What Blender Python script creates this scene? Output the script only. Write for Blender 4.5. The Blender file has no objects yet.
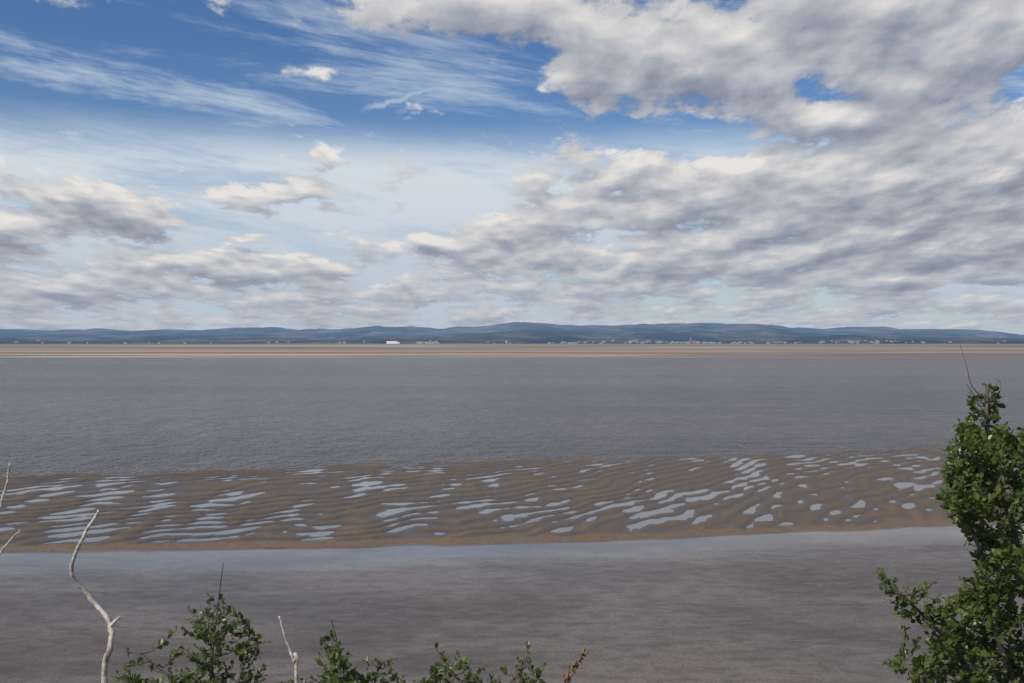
import bpy, math, random
import numpy as np
from mathutils import Vector, Matrix
random.seed(7); rng=np.random.default_rng(11)
S=bpy.context.scene
S.view_settings.view_transform='Standard'; S.view_settings.look='None'; S.view_settings.exposure=0
H=20.0; F=995.6
# ---------------------------------------------------------------- helpers
def lin(r,g,b):
    f=lambda c:(c/255/12.92) if c/255<=.04045 else ((c/255+.055)/1.055)**2.4
    return (f(r),f(g),f(b),1)
def smooth(a,b,x):
    t=np.clip((x-a)/(b-a),0,1); return t*t*(3-2*t)
_perm=rng.permutation(4096)
_val=rng.random(4096)*2-1
def vnoise(x,y,seed=0):
    xi=np.floor(x).astype(np.int64); yi=np.floor(y).astype(np.int64)
    fx=x-xi; fy=y-yi
    fx=fx*fx*fx*(fx*(fx*6-15)+10); fy=fy*fy*fy*(fy*(fy*6-15)+10)
    h=lambda a,b:_val[(_perm[(_perm[(a+seed*57)%4096]+b)%4096])]
    a=h(xi,yi);b=h(xi+1,yi);c=h(xi,yi+1);d=h(xi+1,yi+1)
    return (a*(1-fx)+b*fx)*(1-fy)+(c*(1-fx)+d*fx)*fy
def fbm(x,y,o=4,seed=0,g=.5):
    s=0;a=1;t=0
    for i in range(o):
        s=s+a*vnoise(x*2**i+i*17.3,y*2**i+i*9.1,seed+i);t+=a;a*=g
    return s/t
def link(o):
    S.collection.objects.link(o); return o
def mesh_obj(name,verts,faces,mat=None,smooth_=True):
    m=bpy.data.meshes.new(name)
    verts=np.asarray(verts,dtype=np.float32)
    if isinstance(faces,np.ndarray):
        n,k=faces.shape
        m.vertices.add(len(verts)); m.vertices.foreach_set('co',verts.ravel())
        m.loops.add(n*k); m.loops.foreach_set('vertex_index',faces.ravel().astype(np.int32))
        m.polygons.add(n); m.polygons.foreach_set('loop_start',np.arange(0,n*k,k,dtype=np.int32))
        m.update(calc_edges=True)
    else:
        m.from_pydata([tuple(map(float,v)) for v in verts],[],faces); m.update()
    m.validate()
    if smooth_: m.polygons.foreach_set('use_smooth',[True]*len(m.polygons))
    if mat: m.materials.append(mat)
    return link(bpy.data.objects.new(name,m))
def grid(name,xs,ys,zf,mat,attrs=None):
    X,Y=np.meshgrid(xs,ys); Z=zf(X,Y)
    V=np.stack([X.ravel(),Y.ravel(),Z.ravel()],1)
    nx,ny=len(xs),len(ys)
    i=(np.arange(ny-1)[:,None]*nx+np.arange(nx-1)[None,:]).ravel()
    Fc=np.stack([i,i+1,i+nx+1,i+nx],1)
    o=mesh_obj(name,V,Fc,mat)
    for k,f in (attrs or {}).items():
        a=o.data.attributes.new(k,'FLOAT','POINT'); a.data.foreach_set('value',f(X,Y).ravel().astype(np.float32))
    return o
class NT:
    def __init__(s,t): s.t=t; s.n=t.nodes; s.l=t.links
    def node(s,typ,ins=None,**kw):
        n=s.n.new(typ)
        for k,v in kw.items(): setattr(n,k,v)
        for k,v in (ins or {}).items(): s.set(n.inputs[k],v)
        return n
    def set(s,sock,v):
        if isinstance(v,bpy.types.NodeSocket): s.l.new(v,sock)
        else: sock.default_value=v
    def m(s,op,*a,clamp=False):
        n=s.n.new('ShaderNodeMath'); n.operation=op; n.use_clamp=clamp
        for i,v in enumerate(a): s.set(n.inputs[i],v)
        return n.outputs[0]
    def fmix(s,f,a,b):
        n=s.n.new('ShaderNodeMix'); n.data_type='FLOAT'
        s.set(n.inputs[0],f); s.set(n.inputs[2],a); s.set(n.inputs[3],b); return n.outputs[0]
    def ss(s,v,a,b,c=0.,d=1.):
        n=s.n.new('ShaderNodeMapRange'); n.interpolation_type='SMOOTHSTEP'
        for i,x in enumerate((v,a,b,c,d)): s.set(n.inputs[i],x)
        return n.outputs[0]
    def xyz(s,x,y,z=0.):
        n=s.n.new('ShaderNodeCombineXYZ')
        for i,v in enumerate((x,y,z)): s.set(n.inputs[i],v)
        return n.outputs[0]
    def noise(s,vec,scale,detail=4,rough=.5,dist=0.,dim='3D'):
        n=s.node('ShaderNodeTexNoise',noise_dimensions=dim)
        for k,v in {'Vector':vec,'Scale':scale,'Detail':detail,'Roughness':rough,'Distortion':dist}.items(): s.set(n.inputs[k],v)
        return n.outputs[0]
    def mix(s,f,a,b,blend='MIX'):
        n=s.n.new('ShaderNodeMix'); n.data_type='RGBA'; n.blend_type=blend
        s.set(n.inputs[0],f); s.set(n.inputs[6],a); s.set(n.inputs[7],b); return n.outputs[2]
    def vm(s,op,a,b):
        n=s.n.new('ShaderNodeVectorMath'); n.operation=op; s.set(n.inputs[0],a); s.set(n.inputs[1],b); return n
def mat(name):
    m=bpy.data.materials.new(name); m.use_nodes=True; m.node_tree.nodes.clear()
    t=NT(m.node_tree); out=t.node('ShaderNodeOutputMaterial')
    p=t.node('ShaderNodeBsdfPrincipled'); t.l.new(p.outputs[0],out.inputs[0])
    return m,t,p,out
# ---------------------------------------------------------------- camera
cam=bpy.data.cameras.new('camera'); co=link(bpy.data.objects.new('camera',cam))
cam.lens=35; cam.sensor_width=36; cam.clip_end=200000; cam.clip_start=.05
co.location=(0,0,H); co.rotation_euler=(math.radians(90),0,0); S.camera=co
# ---------------------------------------------------------------- sun
EL=math.radians(46); AZ=math.radians(225)  # clockwise from +Y : behind-left
sd=Vector((math.sin(AZ)*math.cos(EL),math.cos(AZ)*math.cos(EL),math.sin(EL)))
L=bpy.data.lights.new('sun','SUN'); L.energy=3.4; L.angle=math.radians(.5); L.color=(1,.94,.86)
lo=link(bpy.data.objects.new('sun',L)); lo.rotation_euler=sd.to_track_quat('Z','Y').to_euler()
# ---------------------------------------------------------------- world
W=bpy.data.worlds.new("World"); S.world=W; W.use_nodes=True; W.node_tree.nodes.clear()
W.cycles.sampling_method='MANUAL'; W.cycles.sample_map_resolution=256
t=NT(W.node_tree)
def U_(px): return math.atan((px-512)/F)*1000
def V_(px,py): return math.atan((342-py)/F*math.cos(math.atan((px-512)/F)))*1000
blobs=[ # cx,cy,rx,ry,w
 (770,35,330,95,.46),(970,110,210,150,.34),(455,0,130,34,.34),(900,190,290,60,.36),(620,62,110,52,.26),
 (830,92,40,16,-.60),(640,130,75,12,-.40),(500,90,60,46,-.40),(735,148,55,10,-.36),(560,112,30,14,-.2),
 (640,182,170,28,.36),(800,212,190,32,.26),(590,215,120,18,.28),(700,247,170,16,.28),
 (105,212,80,28,.64),(8,228,34,22,.52),(260,194,85,14,.54),(30,188,60,12,.38),(318,157,36,18,.50),(248,241,32,7,.52),
 (205,268,140,14,.42),(50,292,90,12,.34),(495,243,85,20,.52),(430,238,30,9,.34),(620,264,140,18,.30),(850,266,220,22,.28),
 (980,240,120,34,.28),(330,296,120,10,.18),
 (307,72,30,16,.36),(150,90,330,70,-.30),(340,225,80,10,-.2),
 (990,292,60,14,-.12),(1010,75,36,12,-.26),
]
def cloud_group(name,full):
    g=bpy.data.node_groups.new(name,'ShaderNodeTree')
    g.interface.new_socket('U',in_out='INPUT',socket_type='NodeSocketFloat')
    g.interface.new_socket('V',in_out='INPUT',socket_type='NodeSocketFloat')
    g.interface.new_socket('F',in_out='OUTPUT',socket_type='NodeSocketFloat')
    q=NT(g); gi=q.node('NodeGroupInput'); go=q.node('NodeGroupOutput')
    u,v=gi.outputs[0],gi.outputs[1]
    v0=q.m('MAXIMUM',v,0.)
    lx=q.m('DIVIDE',q.m('MULTIPLY',u,1.9),q.m('ADD',v0,320.)); ly=q.m('MULTIPLY',q.m('LOGARITHM',q.m('ADD',v0,60.),math.e),1.9)
    P=q.xyz(lx,ly)
    nA=q.noise(P,3.4,6 if full else 2.5,.61,.12,'2D')
    fn=q.m('MULTIPLY',q.m('SUBTRACT',nA,.5),1.35)
    if full:
        nB=q.noise(P,12.0,3.5,.66,0,'2D')
        fn=q.m('ADD',fn,q.m('MULTIPLY',q.m('SUBTRACT',nB,.5),.54))
    wn=q.node('ShaderNodeTexNoise',{'Vector':P},noise_dimensions='2D'); wn.inputs['Scale'].default_value=4.; wn.inputs['Detail'].default_value=2.
    wv=q.vm('MULTIPLY',q.vm('SUBTRACT',wn.outputs['Color'],(.5,.5,.5)).outputs[0],(80.,36.,0.)).outputs[0]
    uv=q.vm('ADD',q.xyz(u,v),wv).outputs[0]
    acc=None
    for cx,cy,rx,ry,w in blobs:
        a=q.vm('SUBTRACT',uv,(U_(cx),V_(cx,cy),0)).outputs[0]
        b=q.vm('MULTIPLY',a,(1/rx,1/ry,0)).outputs[0]
        d=q.node('ShaderNodeVectorMath',{0:b},operation='LENGTH').outputs['Value']
        c=q.ss(d,1.4,.1,0.,w)
        acc=c if acc is None else q.m('ADD',acc,c)
    low=q.ss(v,120.,50.,-.13,.12); high=q.ss(v,330.,480.,0.,.15)
    q.l.new(q.m('ADD',q.m('ADD',acc,q.m('ADD',low,high)),fn),go.inputs[0])
    return g
gF=cloud_group('cloud_field',True); gL=cloud_group('cloud_field_soft',False)
tc=t.node('ShaderNodeTexCoord'); sep=t.node('ShaderNodeSeparateXYZ',{0:tc.outputs['Generated']})
x,y,z=sep.outputs
u=t.m('MULTIPLY',t.m('ARCTAN2',x,y),1000.); v=t.m('MULTIPLY',t.m('ARCSINE',z),1000.)
def field(g,uu,vv):
    n=t.n.new('ShaderNodeGroup'); n.node_tree=g; t.set(n.inputs[0],uu); t.set(n.inputs[1],vv); return n.outputs[0]
vpos=t.m('MAXIMUM',v,0.)
k=t.m('DIVIDE',t.m('ADD',vpos,70.),400.)
F0=field(gF,u,v)
F1=field(gL,t.m('ADD',u,t.m('MULTIPLY',k,-9.)),t.m('ADD',v,t.m('MULTIPLY',k,28.)))
dens=t.ss(F0,-.08,.22)
sh=t.m('MULTIPLY',t.m('SUBTRACT',F0,F1),.92)
thick=t.ss(F0,.15,.75,0.,.16)
shade=t.m('SUBTRACT',t.m('ADD',sh,.58),thick,clamp=True)
cr=t.node('ShaderNodeValToRGB',{0:shade}); e=cr.color_ramp
e.elements[0].position=0.0; e.elements[0].color=lin(120,128,145)
e.elements[1].position=1.0; e.elements[1].color=lin(232,228,223)
for p_,c_ in ((.28,lin(146,152,166)),(.5,lin(173,176,185)),(.72,lin(201,200,202))):
    n_=e.elements.new(p_); n_.color=c_
sky=t.node('ShaderNodeTexSky',sky_type='NISHITA'); sky.sun_disc=False; sky.sun_elevation=EL; sky.sun_rotation=AZ
sky.altitude=0; sky.air_density=1.0; sky.dust_density=.6; sky.ozone_density=2.5
tint=t.mix(t.ss(v,60.,330.),(.82,.93,1.05,1),(.55,.76,1.02,1))
skc=t.mix(1.,sky.outputs[0],tint,'MULTIPLY')
bg1=t.node('ShaderNodeBackground',{0:skc,1:.09})
st=t.xyz(t.m('MULTIPLY',u,.0026),t.m('MULTIPLY',t.m('ADD',v,t.m('MULTIPLY',u,.12)),.018))
cn=t.noise(st,1.0,6,.68,.22,'2D')
veil=t.m('MULTIPLY',t.ss(v,222.,165.),t.ss(cn,.30,.58,.50,1.))
cir=t.m('MULTIPLY',t.ss(cn,.48,.74,0.,.66),t.ss(v,400.,200.,.4,1.))
veil=t.m('MAXIMUM',veil,cir)
ang=math.atan2(28,90); cu,cv=U_(405),V_(405,98)
du=t.m('SUBTRACT',u,cu); dv=t.m('SUBTRACT',v,cv)
al=t.m('ADD',t.m('MULTIPLY',du,math.cos(ang)),t.m('MULTIPLY',dv,math.sin(ang)))
ac=t.m('SUBTRACT',t.m('MULTIPLY',dv,math.cos(ang)),t.m('MULTIPLY',du,math.sin(ang)))
ac=t.m('ADD',ac,t.m('MULTIPLY',t.m('SUBTRACT',t.noise(t.xyz(u,v),.06,3,.6,0,'2D'),.5),10.))
con=t.m('MULTIPLY',t.ss(t.m('ABSOLUTE',al),50.,25.),t.ss(t.m('ABSOLUTE',ac),4.5,.3,0.,.5))
veil=t.m('MAXIMUM',veil,con)
vcol=t.mix(t.ss(v,20.,180.),lin(184,197,211),lin(208,218,227))
bg2=t.node('ShaderNodeBackground',{0:vcol,1:1.})
ccol=t.mix(t.ss(v,110.,5.,0.,.35),cr.outputs[0],lin(158,172,190))
bg3=t.node('ShaderNodeBackground',{0:ccol,1:1.})
m1=t.node('ShaderNodeMixShader',{0:veil,1:bg1.outputs[0],2:bg2.outputs[0]})
m2=t.node('ShaderNodeMixShader',{0:t.m('MULTIPLY',dens,.95),1:m1.outputs[0],2:bg3.outputs[0]})
wo=t.node('ShaderNodeOutputWorld'); t.l.new(m2.outputs[0],wo.inputs[0])
# ---------------------------------------------------------------- ground
NEx=np.array([-400,-48.5,-29.9,-6,8.8,25.7,41.3,48,70,400]); NEy=np.array([90,94.4,95.3,96.7,99.1,103.2,106,107,111,140])
FEx=np.array([-400,-77,-48.7,-18.5,15,52,79,400]); FEy=np.array([130,149.8,155.6,164.6,171.7,181,188,230])
def edges(X,Y):
    n=np.interp(X,NEx,NEy)+fbm(X/9,Y*0,3,3)*1.2
    f=np.interp(X,FEx,FEy)+fbm(X/7,Y/7,3,5)*5
    return n,f
def bank_base(X,Y):
    n,f=edges(X,Y)
    up=smooth(-.3,2.2,Y-n); dn=smooth(22,-4,f-Y)
    return .30*up+.10*up*smooth(0,25,Y-n)-up*dn*.48
def rip(X,Y):
    wx=fbm(X/15,Y/24,2,20); wy=fbm(X/5.0,Y/12,2,30)
    sk=smooth(-10,50,X)
    ph=(Y*(.24-.04*sk)-X*(.15+.04*sk)+1.2*wx+.6*wy)
    a=np.sin(2*np.pi*ph)*.5+.5
    fr=ph-np.floor(ph)
    r=np.where(fr<.68,fr/.68,(1-fr)/.32)
    mod=fbm(X/2.8,Y/8,3,40)
    return (.6*a+.4*r)-.5+mod*.70
AMP=.28
def ground_z(X,Y):
    n,f=edges(X,Y)
    ins=smooth(0,4,Y-n)
    b=bank_base(X,Y)
    z=b+ins*rip(X,Y)*AMP*(1-.45*smooth(12,-4,f-Y))
    z=z+.04*fbm(X/1.2,Y/2.0,3,50)*ins
    mud=.06+.012*np.clip(88-Y,0,90)+.03*fbm(X/9,Y/5,4,60)*smooth(95,80,Y)
    z=z+mud*(1-smooth(0,6,Y-n))
    z=z-smooth(2,60,Y-f)*2.5
    return z
def pool_base(X,Y):
    n,f=edges(X,Y)
    return bank_base(X,Y)-.082+.035*fbm(X/22,Y/28,2,80)-.5*smooth(3,.3,Y-n)-.5*smooth(4,-2,f-Y)
def a_sand(X,Y):
    n,f=edges(X,Y); return smooth(-.2,1.0,Y-n)
def a_wet(X,Y):
    n,f=edges(X,Y); d=n-Y
    wob=fbm(X/22,Y/4,4,70)
    return smooth(-.5,.3,d)*(.55*smooth(12,4,d+wob*4)+.45*smooth(34,8,d+wob*11))
def a_dry(X,Y):
    return np.clip((ground_z(X,Y)-pool_base(X,Y))/.26,0,1)
xs=np.concatenate([[-60000,-20000,-5000,-1500,-500,-250],np.arange(-150,-84,3),np.arange(-84,112,.28),np.arange(112,180,3),[250,500,1500,5000,20000,60000]])
ys=np.concatenate([[-60000,-10000,-1000,-100],np.arange(0,50,3),np.arange(50,200,.2),np.arange(200,260,4),[300,500,1000,3000,10000,30000,60000]])
mg,t,p,out=mat('mud_and_sand')
geo=t.node('ShaderNodeNewGeometry'); pos=geo.outputs['Position']
sand=t.node('ShaderNodeAttribute',attribute_name='sand').outputs['Fac']
wet=t.node('ShaderNodeAttribute',attribute_name='wet').outputs['Fac']
dry=t.node('ShaderNodeAttribute',attribute_name='dry').outputs['Fac']
ps=t.vm('MULTIPLY',pos,(.5,1.,1.)).outputs[0]
n1=t.noise(ps,.10,5,.62,.4,'2D'); n2=t.noise(pos,1.6,5,.65,0,'2D'); n3=t.noise(ps,.9,7,.78,.2,'2D')
n4=t.noise(pos,4.5,4,.7,0,'2D')
mudc=t.mix(t.ss(n1,.38,.62),(.108,.090,.078,1),(.185,.160,.143,1))
mudc=t.mix(t.ss(n3,.44,.62,0.,.50),mudc,(.080,.066,.056,1))
mudc=t.mix(t.ss(n4,.40,.66,0.,.45),mudc,(.070,.058,.050,1))
sandc=t.mix(dry,(.050,.037,.028,1),(.175,.128,.084,1))
sandc=t.mix(t.ss(n2,.3,.7,0.,.45),sandc,(.085,.065,.047,1))
t.set(p.inputs['Base Color'],t.mix(sand,mudc,sandc))
r_m=t.fmix(t.ss(n1,.3,.7),.33,.6); r_m=t.fmix(t.ss(n3,.3,.7),r_m,.65); r_m=t.fmix(wet,r_m,.12)
t.set(p.inputs['Roughness'],t.fmix(sand,r_m,t.fmix(dry,.28,.8)))
t.set(p.inputs['Specular IOR Level'],t.fmix(sand,t.fmix(wet,.30,.5),t.fmix(dry,.35,.18)))
hb=t.m('ADD',t.m('MULTIPLY',n2,.05),t.m('MULTIPLY',n4,.022))
hb=t.m('ADD',hb,t.m('MULTIPLY',n3,.04))
bs=t.m('SUBTRACT',1.,t.m('MULTIPLY',wet,.90))
bp=t.node('ShaderNodeBump',{'Height':hb,'Strength':bs,'Distance':1.}); t.l.new(bp.outputs[0],p.inputs['Normal'])
grid('ground',xs,ys,ground_z,mg,{'sand':a_sand,'wet':a_wet,'dry':a_dry})
mp,t,p,out=mat('pool_water')
t.set(p.inputs['Base Color'],(.14,.128,.118,1)); t.set(p.inputs['Roughness'],.10); t.set(p.inputs['IOR'],1.55)
geo=t.node('ShaderNodeNewGeometry')
bp=t.node('ShaderNodeBump',{'Height':t.noise(geo.outputs['Position'],2.,4,.6),'Strength':.5,'Distance':.05}); t.l.new(bp.outputs[0],p.inputs['Normal'])
grid('tidal_pools',np.arange(-100,125,1.),np.arange(90,215,1.),pool_base,mp)
# ---------------------------------------------------------------- sea
mw,t,p,out=mat('estuary_water')
geo=t.node('ShaderNodeNewGeometry'); pos=geo.outputs['Position']
pw=t.vm('MULTIPLY',pos,(.40,1.,1.)).outputs[0]
big=t.noise(t.vm('MULTIPLY',pos,(.22,1.,1.)).outputs[0],.009,5,.6,.5,'2D')
wc=t.mix(t.ss(big,.35,.68),(.092,.078,.076,1),(.140,.118,.108,1))
ch=t.noise(pw,.55,4,.7,.3,'2D')
mid=t.noise(t.vm('MULTIPLY',pos,(1.,.6,1.)).outputs[0],.07,5,.8,0,'2D')
wc=t.mix(t.ss(ch,.40,.62,0.,.5),wc,(.036,.031,.036,1))
wc=t.mix(t.ss(mid,.45,.60,0.,.35),wc,(.050,.044,.048,1))
t.set(p.inputs['Base Color'],wc); t.set(p.inputs['Roughness'],.2); t.set(p.inputs['IOR'],1.33); t.set(p.inputs['Specular IOR Level'],.40)
h=t.m('ADD',t.m('MULTIPLY',ch,1.2),t.m('MULTIPLY',t.noise(pw,.16,3,.6,0,'2D'),1.8))
h=t.m('ADD',h,t.m('MULTIPLY',mid,3.))
bp=t.node('ShaderNodeBump',{'Height':h,'Strength':.95,'Distance':1.5}); t.l.new(bp.outputs[0],p.inputs['Normal'])
mesh_obj('estuary_water',[(-60000,86,0),(60000,86,0),(60000,70000,0),(-60000,70000,0)],[(0,1,2,3)],mw,False)
md,t,p,out=mat('distant_mud')
geo=t.node('ShaderNodeNewGeometry'); pos=geo.outputs['Position']
a=t.noise(t.vm('MULTIPLY',pos,(.25,1.,1.)).outputs[0],.0022,5,.6,.6,'2D')
a2=t.noise(t.vm('MULTIPLY',pos,(.5,1.,1.)).outputs[0],.0006,3,.6,.6,'2D')
c=t.mix(t.ss(a,.38,.62),(.19,.152,.128,1),(.40,.325,.262,1))
c=t.mix(t.ss(a2,.40,.60,.5,0.),c,(.16,.135,.125,1))
t.set(p.inputs['Base Color'],c)
t.set(p.inputs['Roughness'],.8); t.set(p.inputs['Specular IOR Level'],.2)
def far_z(X,Y):
    e0=1350+ (X/1000)*-60+fbm(X/500,Y/300,4,90)*260
    z=smooth(-60,500,Y-e0)*1.2-.35+fbm(X/1500,Y/260,4,95)*1.1
    z=z*1.0-smooth(7600,8600,Y)*1.2
    return z
grid('distant_mudflat',np.arange(-7000,7001,35.),np.concatenate([np.arange(1000,3500,14.),np.arange(3500,8900,50.)]),far_z,md)
# ---------------------------------------------------------------- hills
PX=[-300,0,50,90,130,180,215,250,300,340,375,410,440,470,510,530,560,600,650,700,750,790,840,880,920,960,1000,1024,1300]
PY=[332,330,331,330,332,331,330,328,331,330,327,328,331,328,325,324,326,326,325,324,325,328,329,329,330,332,334,335,336]
mh,t,p,out=mat('hazy_hills')
geo=t.node('ShaderNodeNewGeometry'); pos=geo.outputs['Position']
vo=t.node('ShaderNodeTexVoronoi',{'Vector':pos,'Scale':.0045}); 
fc=t.node('ShaderNodeSeparateColor',{0:vo.outputs['Color']}).outputs[0]
nn=t.noise(pos,.0014,6,.65)
woods=t.ss(nn,.45,.55)
fld=t.mix(fc,(.018,.024,.018,1),(.075,.070,.055,1))
t.set(p.inputs['Base Color'],t.mix(woods,fld,(.008,.010,.012,1))); t.set(p.inputs['Roughness'],1.); t.set(p.inputs['Specular IOR Level'],0.)
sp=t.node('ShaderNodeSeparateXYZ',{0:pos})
t.set(p.inputs['Emission Color'],t.mix(t.ss(sp.outputs[1],9100.,13400.),(.055,.088,.135,1),(.120,.180,.285,1))); t.set(p.inputs['Emission Strength'],1.)  # aerial haze painted as bluish emission, stronger towards the far ridge
def hill_z(X,Y):
    px=512+F*X/Y
    top=np.interp(px,PX,PY)
    hr=((342.3-top)/F*13500+H)
    rise=smooth(9000,13500,Y)**1.3
    back=1-smooth(13500,16500,Y)
    n=fbm(X/1500,Y/1500,5,110)
    z=hr*rise*back+ (n*75*smooth(9300,10500,Y)*(1-smooth(12400,13300,Y))) + n*10
    z+= fbm(X/420,Y/2500,4,112)*36*rise
    z+= 26*smooth(9000,9200,Y)*(1-smooth(9200,9600,Y))*np.clip(fbm(X/500,Y/500,3,120)+.35,0,1)
    foot=np.exp(-((Y-11200)/700)**2)*130*smooth(-.1,.6,fbm(X/1300,Y/6000,3,130))*np.clip(hr/200,0,1)
    return np.maximum(z,foot+n*20)*smooth(8900,9100,Y)-2*(1-smooth(8900,9000,Y))+1
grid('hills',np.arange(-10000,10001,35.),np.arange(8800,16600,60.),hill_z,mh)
def box(V,Fc,x,y,z,w,d,h,roof=0):
    b=len(V); V+= [(x-w/2,y-d/2,z),(x+w/2,y-d/2,z),(x+w/2,y+d/2,z),(x-w/2,y+d/2,z),(x-w/2,y-d/2,z+h),(x+w/2,y-d/2,z+h),(x+w/2,y+d/2,z+h),(x-w/2,y+d/2,z+h)]
    Fc+= [(b,b+1,b+5,b+4),(b+1,b+2,b+6,b+5),(b+2,b+3,b+7,b+6),(b+3,b,b+4,b+7)]
    if roof:
        V+=[(x-w/2,y,z+h+roof),(x+w/2,y,z+h+roof)]
        Fc+=[(b+4,b+5,b+9,b+8),(b+6,b+7,b+8,b+9),(b+5,b+6,b+9),(b+7,b+4,b+8)]
    else: Fc+=[(b+4,b+5,b+6,b+7)]
def simple(name,c,r=.8,em=None):
    m,t,p,o=mat(name); geo=t.node('ShaderNodeNewGeometry')
    n=t.noise(geo.outputs['Position'],.05,3)
    t.set(p.inputs['Base Color'],t.mix(n,tuple(k*.8 for k in c[:3])+(1,),c)); t.set(p.inputs['Roughness'],r)
    if em: t.set(p.inputs['Emission Color'],em); t.set(p.inputs['Emission Strength'],1.)
    return m
HZ=(.05,.08,.12,1)  # painted haze: bluish glow added to the far building materials
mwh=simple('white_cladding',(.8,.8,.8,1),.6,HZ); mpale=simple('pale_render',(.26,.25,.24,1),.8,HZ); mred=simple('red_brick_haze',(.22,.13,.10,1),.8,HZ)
V=[];Fc=[]; X0=lambda px:(px-512)/F*8900
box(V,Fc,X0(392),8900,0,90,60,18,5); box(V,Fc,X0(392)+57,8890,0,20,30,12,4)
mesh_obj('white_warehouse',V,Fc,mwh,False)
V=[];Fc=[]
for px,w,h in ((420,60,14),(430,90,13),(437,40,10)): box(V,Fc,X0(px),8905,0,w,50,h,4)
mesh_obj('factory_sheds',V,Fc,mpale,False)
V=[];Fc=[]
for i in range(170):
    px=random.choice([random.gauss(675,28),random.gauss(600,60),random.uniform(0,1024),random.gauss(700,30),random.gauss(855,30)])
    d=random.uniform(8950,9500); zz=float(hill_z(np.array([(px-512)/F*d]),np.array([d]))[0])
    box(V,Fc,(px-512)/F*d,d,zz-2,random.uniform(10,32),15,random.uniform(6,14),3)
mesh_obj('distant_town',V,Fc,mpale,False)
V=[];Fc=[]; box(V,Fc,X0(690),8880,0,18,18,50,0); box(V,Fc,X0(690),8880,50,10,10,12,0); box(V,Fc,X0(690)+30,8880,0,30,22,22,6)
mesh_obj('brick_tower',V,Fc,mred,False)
# ---------------------------------------------------------------- cliff below the camera
mc,t,p,out=mat('grass_and_earth')
geo=t.node('ShaderNodeNewGeometry'); n=t.noise(geo.outputs['Position'],2.,6,.65)
t.set(p.inputs['Base Color'],t.mix(t.ss(n,.35,.65),(.04,.07,.02,1),(.13,.10,.06,1))); t.set(p.inputs['Roughness'],.95)
bp=t.node('ShaderNodeBump',{'Height':n,'Strength':.8,'Distance':.2}); t.l.new(bp.outputs[0],p.inputs['Normal'])
def cliff_z(X,Y):
    e=3.0+.5*fbm(X/4,Y*0,3,140)
    return 18.35+.08*fbm(X/1.2,Y/1.2,3,145)-np.clip(Y-e,0,99)*1.05-(np.clip(Y-e,0,3)*.25)+.5*fbm(X/3,Y/3,4,150)*smooth(0,4,Y-e)
grid('cliff',np.arange(-60,60.1,.5),np.concatenate([np.arange(-40,0,2.),np.arange(0,26,.4)]),cliff_z,mc)
# ---------------------------------------------------------------- vegetation
def at(px,py,d): return Vector(((px-512)/F*d,d,H-(py-342)/F*d))
def tube(V,Fc,pts,rads,n=6):
    b0=len(V)
    for i,pnt in enumerate(pts):
        d=(pts[min(i+1,len(pts)-1)]-pts[max(i-1,0)]).normalized()
        a=d.orthogonal().normalized() if i==0 else (pa-d*pa.dot(d)).normalized()
        pa=a; b=d.cross(a)
        for k_ in range(n):
            th=2*math.pi*k_/n
            V.append(pnt+(a*math.cos(th)+b*math.sin(th))*rads[i])
    for i in range(len(pts)-1):
        for k_ in range(n):
            a=b0+i*n+k_; b=b0+i*n+(k_+1)%n
            Fc.append((a,b,b+n,a+n))
    Fc.append(tuple(b0+(len(pts)-1)*n+k_ for k_ in range(n)))
def rv(s=1): return Vector((random.gauss(0,s),random.gauss(0,s),random.gauss(0,s)))
def spline(P,sub=6):
    o=[]
    for i in range(len(P)-1):
        a=P[max(i-1,0)];b=P[i];c=P[i+1];d=P[min(i+2,len(P)-1)]
        for s in range(sub):
            f=s/sub
            o.append(.5*((2*b)+(c-a)*f+(2*a-5*b+4*c-d)*f*f+(3*b-a-3*c+d)*f**3))
    o.append(P[-1]); return o
ml,t,p,out=mat('hawthorn_leaf')
ti=t.node('ShaderNodeAttribute',attribute_name='tint').outputs['Fac']
c=t.mix(ti,(.028,.055,.012,1),(.13,.17,.035,1))
geo=t.node('ShaderNodeNewGeometry')
c=t.mix(t.ss(t.noise(geo.outputs['Position'],60.,3),.4,.7,0.,.3),c,(.15,.145,.04,1))
t.set(p.inputs['Base Color'],c); t.set(p.inputs['Roughness'],.36); t.set(p.inputs['Specular IOR Level'],.5)
tr=t.node('ShaderNodeBsdfTranslucent',{0:t.mix(.5,c,(.18,.25,.03,1))})
ms=t.node('ShaderNodeMixShader',{0:.3,1:p.outputs[0],2:tr.outputs[0]}); t.l.new(ms.outputs[0],out.inputs[0])
def bark(name,c1,c2,sc=40):
    m,t,p,o=mat(name); geo=t.node('ShaderNodeNewGeometry'); n=t.noise(geo.outputs['Position'],sc,6,.7)
    t.set(p.inputs['Base Color'],t.mix(t.ss(n,.35,.65),c1,c2)); t.set(p.inputs['Roughness'],.9)
    bp=t.node('ShaderNodeBump',{'Height':n,'Strength':.6,'Distance':.01}); t.l.new(bp.outputs[0],p.inputs['Normal'])
    return m
mb=bark('twig_bark',(.06,.045,.035,1),(.16,.13,.10,1))
mdead=bark('bleached_wood',(.30,.24,.19,1),(.68,.61,.54,1),55)
mdry=bark('dry_stalk',(.14,.08,.05,1),(.28,.18,.12,1))
leafT=[Vector(a) for a in ((0,0,0),(.22,.25,.06),(.36,.55,.10),(.26,.85,.07),(0,1.05,-.02),(-.26,.85,.07),(-.36,.55,.10),(-.22,.25,.06),(0,.3,0),(0,.75,-.01))]
leafF=[(0,1,8),(1,2,9,8),(2,3,9),(3,4,9),(4,5,9),(5,6,9),(6,7,8,9),(7,0,8)]
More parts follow.
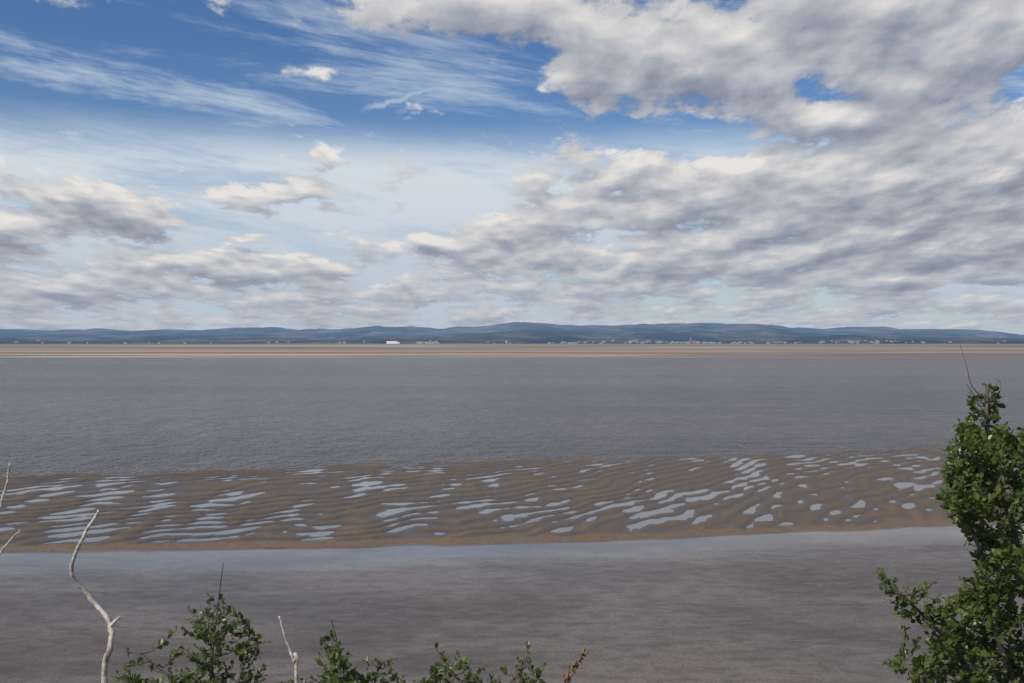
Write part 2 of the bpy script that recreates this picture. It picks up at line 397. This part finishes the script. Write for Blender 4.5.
def add_leaf(LV,LF,LT,pos,dirv,size,tint):
    d=dirv.normalized(); up=(Vector((-.15,-.3,1))*.8+rv(.5)); s=d.cross(up)
    if s.length<1e-3: s=Vector((1,0,0))
    s.normalize(); n=s.cross(d)
    b=len(LV)
    w=random.uniform(.75,1.1); cu=random.uniform(-.25,.1)
    for a in leafT:
        LV.append(pos+(s*a.x*w+d*a.y+n*(a.z+cu*a.y*a.y))*size); LT.append(tint)
    for f in leafF: LF.append(tuple(b+i for i in f))
def plant(name,stems,shoots,leafsize=.03,dens=95,mat_w=mb):
    WV=[];WF=[];LV=[];LF=[];LT=[]
    nodes=[]
    for P_,r in stems:
        sp_=spline([x_+rv(.006) for x_ in P_],6); n=len(sp_)
        tube(WV,WF,sp_,[r*(1-.75*i/n) for i in range(n)],6)
        nodes+= [(q_,r*(1-.75*i/n)) for i,q_ in enumerate(sp_)]
    for tip,ln in shoots:
        best=min(nodes,key=lambda q_:(q_[0]-tip).length+ (2.0*max(0,q_[0].z-tip.z+.02))+random.uniform(0,.06))
        a=best[0]; dist=(tip-a).length
        mid=a.lerp(tip,.5)+rv(.05*dist)+Vector((0,0,-.10*dist))
        pts=spline([a,mid,tip],6); r0=min(best[1],.0022+.006*dist)
        pts=[pp+rv(.0025) for pp in pts]
        tube(WV,WF,pts,[r0*(1-.72*i/len(pts)) for i in range(len(pts))],5)
        if dist>.15: nodes+= [(q_,r0*.6) for q_ in pts[3:8]]
        tot=min(dist,ln); nl=max(5,int(tot*dens)); tone=random.uniform(.1,.9)
        L_=[0]
        for i in range(1,len(pts)): L_.append(L_[-1]+(pts[i]-pts[i-1]).length)
        for j in range(nl):
            s_=L_[-1]-tot*(j/nl)*random.uniform(.9,1)
            i=max(1,next((i for i in range(1,len(pts)) if L_[i]>=s_),len(pts)-1))
            f=(s_-L_[i-1])/max(1e-6,L_[i]-L_[i-1]); pp=pts[i-1].lerp(pts[i],min(1,max(0,f)))
            dd=(pts[i]-pts[i-1]).normalized()
            side=rv(1); side=(side-dd*side.dot(dd)).normalized()
            fresh=1-j/nl
            add_leaf(LV,LF,LT,pp,side*1.0+dd*.7+Vector((0,0,.25)),leafsize*random.uniform(.55,1.1)*(.6+.4*min(1,j/4)),min(1,max(0,tone*.6+fresh*.35+random.gauss(0,.15))))
    e=link(bpy.data.objects.new(name,None))
    w=mesh_obj('branches',WV,WF,mat_w); w.parent=e
    if LV:
        l=mesh_obj('leaves',LV,LF,ml,False); l.parent=e
        at_=l.data.attributes.new('tint','FLOAT','POINT'); at_.data.foreach_set('value',LT)
    return e
sil=[(384,984,997,3),(395,966,1000,8),(410,964,998,12),(424,956,1010,18),(434,950,1060,38),(450,943,1060,58),(470,940,1090,80),(490,936,1090,88),(508,944,1090,78),(525,958,1090,68),(545,972,1090,60),(565,972,1090,64),
     (585,956,1090,76),(605,944,1090,84),(625,934,1090,92),(645,928,1090,92),(665,916,1090,92),(690,910,1090,88),(715,920,1090,60)]
shoots=[]
D0=3.7
for yy,a,b,n in sil:
    for i in range(n):
        px=a+(b-a)*random.random()**1.15+random.uniform(0,6); d=D0+random.uniform(-.28,.35)*min(1,(b-a)/90)
        shoots.append((at(px,yy+random.uniform(-9,11),d),random.uniform(.09,.2)))
for px,py in ((876,572),(882,577),(893,582),(905,590),(915,596),(889,600),(898,612),(912,612),(925,606),(930,620),(938,596),(905,628),(918,640),(902,655),(893,660),(913,664),(930,650),(942,625),(935,672),(925,590),(945,610),(900,597),(911,603),(921,624),(890,587),(935,608),(950,600),(928,634),(910,676),(900,668),(884,590),(895,604),(908,618),(932,585),(940,640),(888,664)):
    shoots.append((at(px,py,D0-.15+random.uniform(-.1,.1)),.15))
base=at(1075,820,D0+.1); base.z=18.0
st=[([base,at(1060,700,D0+.05),at(1030,600,D0),at(1010,520,D0),at(990,450,D0),at(988,388,D0)],.022),
    ([base,at(1080,700,D0+.2),at(1075,600,D0+.2),at(1060,520,D0+.1),at(1040,460,D0)],.02),
    ([base,at(1040,740,D0-.1),at(985,680,D0-.15),at(940,632,D0-.15),at(885,580,D0-.15)],.016),
    ([base,at(1030,720,D0),at(1000,640,D0-.1),at(985,560,D0-.1),at(955,490,D0-.05)],.016),
    ([base,at(1020,760,D0-.1),at(960,720,D0-.15),at(905,665,D0-.15)],.014)]
shoots.sort(key=lambda s_:(s_[0]-base).length)
rb=plant('hawthorn_bush',st+[([at(985,400,D0),at(971,385,D0),at(968,365,D0),at(962,345,D0)],.0025),([at(985,420,D0),at(976,400,D0),at(966,386,D0)],.003),([at(990,410,D0),at(998,390,D0),at(1000,378,D0)],.003)],shoots,.034,100)
def low(name,root,stems,tips,ls=.028,jit=6,rep=7,dens=105):
    D=root[2]; b=at(*root); b.z=17.9
    ss=[([b]+[at(x_,y_,D) for x_,y_ in pl],r) for pl,r in stems]
    sh=[]
    for x_,y_ in tips:
        sh.append((at(x_,y_,D),.14))
        for k_ in range(rep): sh.append((at(x_+random.uniform(-2.4*jit,2.4*jit),y_+random.uniform(6,38),D+random.uniform(-.14,.18)),.12))
    return plant(name,ss,sh,ls,dens)
low('hawthorn_bush',(215,830,3.4),[([(214,720),(212,660),(222,566)],.007),([(190,720),(150,660),(128,652)],.006),([(235,720),(245,650),(252,622)],.006)],
    [(222,600),(208,596),(232,606),(190,610),(195,626),(218,624),(246,624),(256,636),(235,640),(186,650),(205,652),(225,660),(250,664),(128,652),(140,660),(150,666),(168,672),(265,674),(180,672),(130,680),(210,684),(240,684),(160,690),(284,684)])
low('hawthorn_bush',(350,830,3.3),[([(348,720),(340,660),(333,622)],.006),([(370,720),(380,670),(395,660)],.005)],
    [(330,632),(322,642),(338,646),(350,652),(345,664),(362,660),(378,662),(392,664),(325,668),(405,676),(370,680),(310,678),(340,686),(385,688),(290,684),(300,678),(415,686)],rep=6)
low('hawthorn_bush',(480,830,3.5),[([(470,720),(450,670),(436,648)],.005),([(500,720),(520,670),(530,655)],.005)],
    [(436,648),(445,658),(460,654),(472,660),(486,666),(500,670),(527,648),(532,660),(518,668),(450,676),(430,672),(480,684),(510,686),(465,678),(538,678),(415,682)],rep=6)
def dead(name,paths,m=mdead):
    V=[];Fc=[]
    for pts,r0,r1 in paths:
        sp_=spline(pts,8); n=len(sp_)
        sp_=[q_+rv(.0012) for q_ in sp_]
        tube(V,Fc,sp_,[(r0+(r1-r0)*i/n)*random.uniform(.88,1.15) for i in range(n)],9)
    return mesh_obj(name,V,Fc,m)
D=3.0
b=at(100,860,D); b.z=18.0
dead('dead_branch',[([b,at(103,700,D),at(110,650,D-.02),at(110,624,D),at(92,600,D+.03),at(72,573,D),at(82,540,D-.03),at(99,511,D)],.010,.0042),
                    ([at(110,628,D),at(116,621,D-.01),at(120,617,D)],.006,.003)])
b=at(300,860,D-.25); b.z=18.0
dead('dead_branch',[([b,at(297,690,D-.25),at(294,662,D-.25),at(286,640,D-.25),at(279,616,D-.25)],.006,.0026)])
b=at(-60,860,D); b.z=18.0
dead('dead_branch',[([b,at(-30,640,D),at(-6,530,D),at(6,488,D),at(10,464,D)],.007,.0025),([at(-22,590,D),at(0,553,D),at(20,531,D)],.004,.002)])
D=3.4; b=at(560,860,D); b.z=18.0
V=[];Fc=[]
pts=spline([b,at(560,710,D),at(566,684,D),at(576,668,D),at(583,652,D)],6)
tube(V,Fc,pts,[.004]*len(pts),6)
for i in range(70):
    f=random.random(); c0=at(564+20*f,684-30*f,D)+rv(.006); a=rv(1).normalized()*.013+Vector((.003,0,.010))
    tube(V,Fc,[c0,c0+a*.5,c0+a],[.002,.005,.001],5)
mesh_obj('dry_seed_head',V,Fc,mdry)
